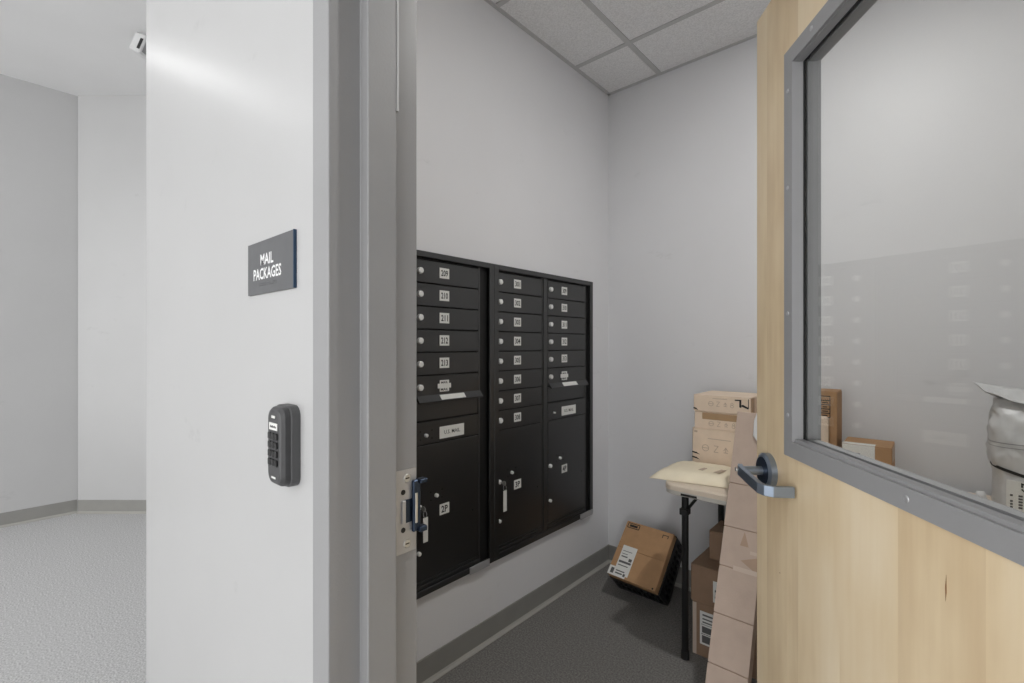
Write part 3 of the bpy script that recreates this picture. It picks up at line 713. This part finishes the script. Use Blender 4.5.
# white poly mailer standing upright, top folded over
BX0, BX1, BY0, BY1 = .135, .395, 2.13, 2.33
bag = thing('poly_mailer', 'large white plastic mailing bag standing on the table, its top folded over', 'bag', T(((BX0+BX1)/2, (BY0+BY1)/2, TZ)))
from mathutils import noise as mnoise
def crumple(p, amp, sc=38):
    v = Vector(p)*sc
    return amp*(mnoise.noise(v) + .6*abs(mnoise.noise(v*2.1 + Vector((3, 7, 1)))))
def bag_sec(z, dx0, dx1, dy, k):
    cx = (BX0 + dx0 + BX1 + dx1)/2; hx = (BX1 + dx1 - BX0 - dx0)/2; cy = (BY0 + BY1)/2; hy = (BY1 - BY0)/2 - dy; P = []
    for i in range(72):
        a = 2*PI*i/72; c_, s_ = math.cos(a), math.sin(a)
        x = cx + hx*math.copysign(abs(c_)**.55, c_); y = cy + hy*math.copysign(abs(s_)**.55, s_)
        f = crumple((x, y, z), min(k, .0045 if z < .87 else .009)*.9)
        P.append((x + c_*f, y + s_*f, z))
    return P
prof = [(TZ + .001, .012, -.01, .012, 0), (TZ + .03, .012, .0, .0, .006), (.82, .014, .0, .0, .007), (.86, .014, .0, .002, .006), (.883, .008, .0, .004, .003), (.90, .004, 0, .004, .006),
        (.93, .001, 0, .003, .016), (.95, .002, 0, .004, .004), (.968, .003, 0, .005, .004), (.985, .003, 0, .008, .018), (1.01, .004, 0, .012, .018), (1.04, .004, -.002, .024, .018), (1.07, .010, -.004, .040, .014), (1.10, .016, -.006, .060, .01)]
fine = []
for q, r in zip(prof, prof[1:]):
    st = max(1, int((r[0] - q[0])/.009))
    fine += [tuple(q[j]*(1 - i/st) + r[j]*i/st for j in range(5)) for i in range(st)]
fine.append(prof[-1])
obj('bag_body', loft([bag_sec(*f_) for f_ in fine]), 'poly_white', bag, smooth=True)
t = new(); ns = 18; G = []; rb = random.Random(11)
for i in range(ns + 1):
    s = i/ns; x = .100 + s*.300
    lift = .030*max(0, 1 - s/.22)                      # the left end of the fold sticks out and curls up
    w1 = math.sin(s*11)*.006 + rb.uniform(-.003, .003)
    zt = 1.128 + .022*(1 - s)*math.exp(-s*2) + rb.uniform(-.002, .002)
    yb = 2.245 - .05*s*(1 - s)
    G.append([t.verts.new(q) for q in ((x + .03*(1-s), yb + .012, 1.085 + lift), (x, yb, zt), (x + .008, yb - .030 + w1, zt - .006 + w1*.3), (x + .022*(1-s), 2.160 + w1, 1.102 - .012*s + lift*.9 + w1*.5),
              (x + .026*(1-s), 2.157 + w1, 1.098 - .012*s + lift*.9 + w1*.5), (x + .034*(1-s), yb - .02, 1.088 + lift))])
for a, b_ in zip(G, G[1:]):
    for k in range(6): t.faces.new((a[k], a[(k+1) % 6], b_[(k+1) % 6], b_[k]))
t.faces.new(G[0][::-1]); t.faces.new(G[-1])
obj('folded_flap', t, 'poly_white', bag)
def band(z0, z1, m, name, dz=0, grow=.0015, dx=.002):
    def sec(z):
        P = []
        cx = (BX0 + dx + BX1)/2; hx = (BX1 - BX0 - dx)/2 + grow; cy = (BY0 + BY1)/2; hy = (BY1 - BY0)/2 - .004 + grow
        for i in range(48):
            a = 2*PI*i/48; c_, s_ = math.cos(a), math.sin(a)
            x = cx + hx*math.copysign(abs(c_)**.55, c_)
            P.append((x, cy + hy*math.copysign(abs(s_)**.55, s_), z + dz*min(1, max(0, x - BX0)/.12)))
        return P
    A, B = sec(z0), sec(z1); t = new(); va = [t.verts.new(p) for p in A]; vb = [t.verts.new(p) for p in B]
    for i in range(48): t.faces.new((va[i], va[(i+1) % 48], vb[(i+1) % 48], vb[i]))
    return obj(name, t, m, bag, smooth=True)
band(.9635, .966, 'poly_grey', 'seam_line'); band(.951, .953, 'poly_grey', 'seam_line')
band(.886, .896, 'ink', 'dark_strap', -.034, .0025, .008)
# print on the lower front of the bag
fy = BY0 - .0015
obj('address_label', bx(.170, .335, fy - .001, fy, .745, .855), 'label_white', bag)
obj('lettering', text_bm('67', .030, .022, (.212, fy - .001, .836), Z, -X, -Y), 'ink', bag)
b = new()
for i in range(3):
    for k in range(7):
        if (i*5 + k*3) % 7 != 1: prism(b, rect(.178 + i*.018, .178 + i*.018 + .006 + (i % 2)*.003, .752 + k*.009, .758 + k*.009), (0, fy - .001, 0), X, Z, -Y, 0, .0003)
obj('label_print', b, 'print_grey', bag)
mm = thing('small_mailer', 'small crumpled white mailer standing beside the large white bag', 'envelope', T((.115, 2.16, TZ)))
t = loft([[(.115 + a, 2.16 + b_, z) for a, b_ in rrect(w_, d_, min(w_, d_)*.45, 4)] for z, w_, d_ in ((TZ + .001, .05, .014), (.765, .044, .022), (.785, .026, .016), (.800, .020, .006))])
obj('mailer_body', t, 'poly_white', mm, smooth=True)
b = new()
for k in range(4): prism(b, rect(.104, .113, .752 + k*.009, .756 + k*.009), (0, 2.1475, 0), X, Z, -Y, 0, .0004)
obj('label_print', b, 'print_grey', mm)

# ------------------------------------------------------------------ lamps
rl = thing('ceiling_light', 'round white surface light on the mail room ceiling', 'light', T((-.11, 1.40, RH)))
obj('housing', cyl(new(), (-.11, 1.40, RH - .028), (-.11, 1.40, RH - .003), .075, .080, 40), 'fixture_white', rl)
obj('diffuser', cyl(new(), (-.11, 1.40, RH - .034), (-.11, 1.40, RH - .028), .044, .047, 32), 'room_lamp_light', rl)
def linear_lamp(x0, x1, y0, y1, label):
    l = thing('linear_light', label, 'light', T(((x0+x1)/2, (y0+y1)/2, HH)), 'hallway linear lights')
    obj('housing', bx(x0, x1, y0, y1, HH - .05, HH), 'fixture_white', l)
    obj('diffuser', bx(x0 + .01, x1 - .01, y0 + .01, y1 - .01, HH - .056, HH - .05), 'hall_lamp_light', l)
linear_lamp(-3.78, -3.62, -.85, -.02, 'linear ceiling light in the hallway nearest the angled wall')
linear_lamp(-3.78, -3.62, -2.9, -1.7, 'unseen linear light added far behind the viewer to even out the hallway brightness')  # added fill, not a known fixture; evens the hallway wall brightness
linear_lamp(-1.2, -1.04, -2.6, -1.4, 'unseen linear light added in front of the sign wall to brighten the hallway')  # invented lamp out of view, lifts the hallway light level
linear_lamp(-2.55, -2.39, .9, 2.1, 'hidden linear light added behind the wall end to brighten the angled wall')  # added where the front wall hides it, to lift the angled wall
linear_lamp(.9, 1.06, -2.0, -.8, 'unseen linear light added to the right of the door to brighten the hallway')  # made-up source outside the view, more light for the hallway
# small spot head on the hallway ceiling, half hidden by the wall end
sp = thing('spot_head', 'small white tilted spot fixture on the hallway ceiling by the wall end', 'light', T((-3.62, .66, HH)))
obj('stem', cyl(new(), (-3.60, .66, HH - .03), (-3.60, .66, HH), .014), 'fixture_white', sp)
Ms = T((-3.60, .66, HH - .075)) @ RZ(41.7) @ Matrix.Rotation(math.radians(24), 4, 'Y')
obj('head', box(new(), -.035, .035, -.05, .05, -.055, .055, bev=.006, M=Ms), 'fixture_white', sp)
obj('lens', box(new(), .0355, .037, -.035, .035, -.04, .04, M=Ms), 'poly_grey', sp)
obj('slot', box(new(), .012, .03, -.0515, -.0505, -.035, .030, M=Ms), 'ink', sp)
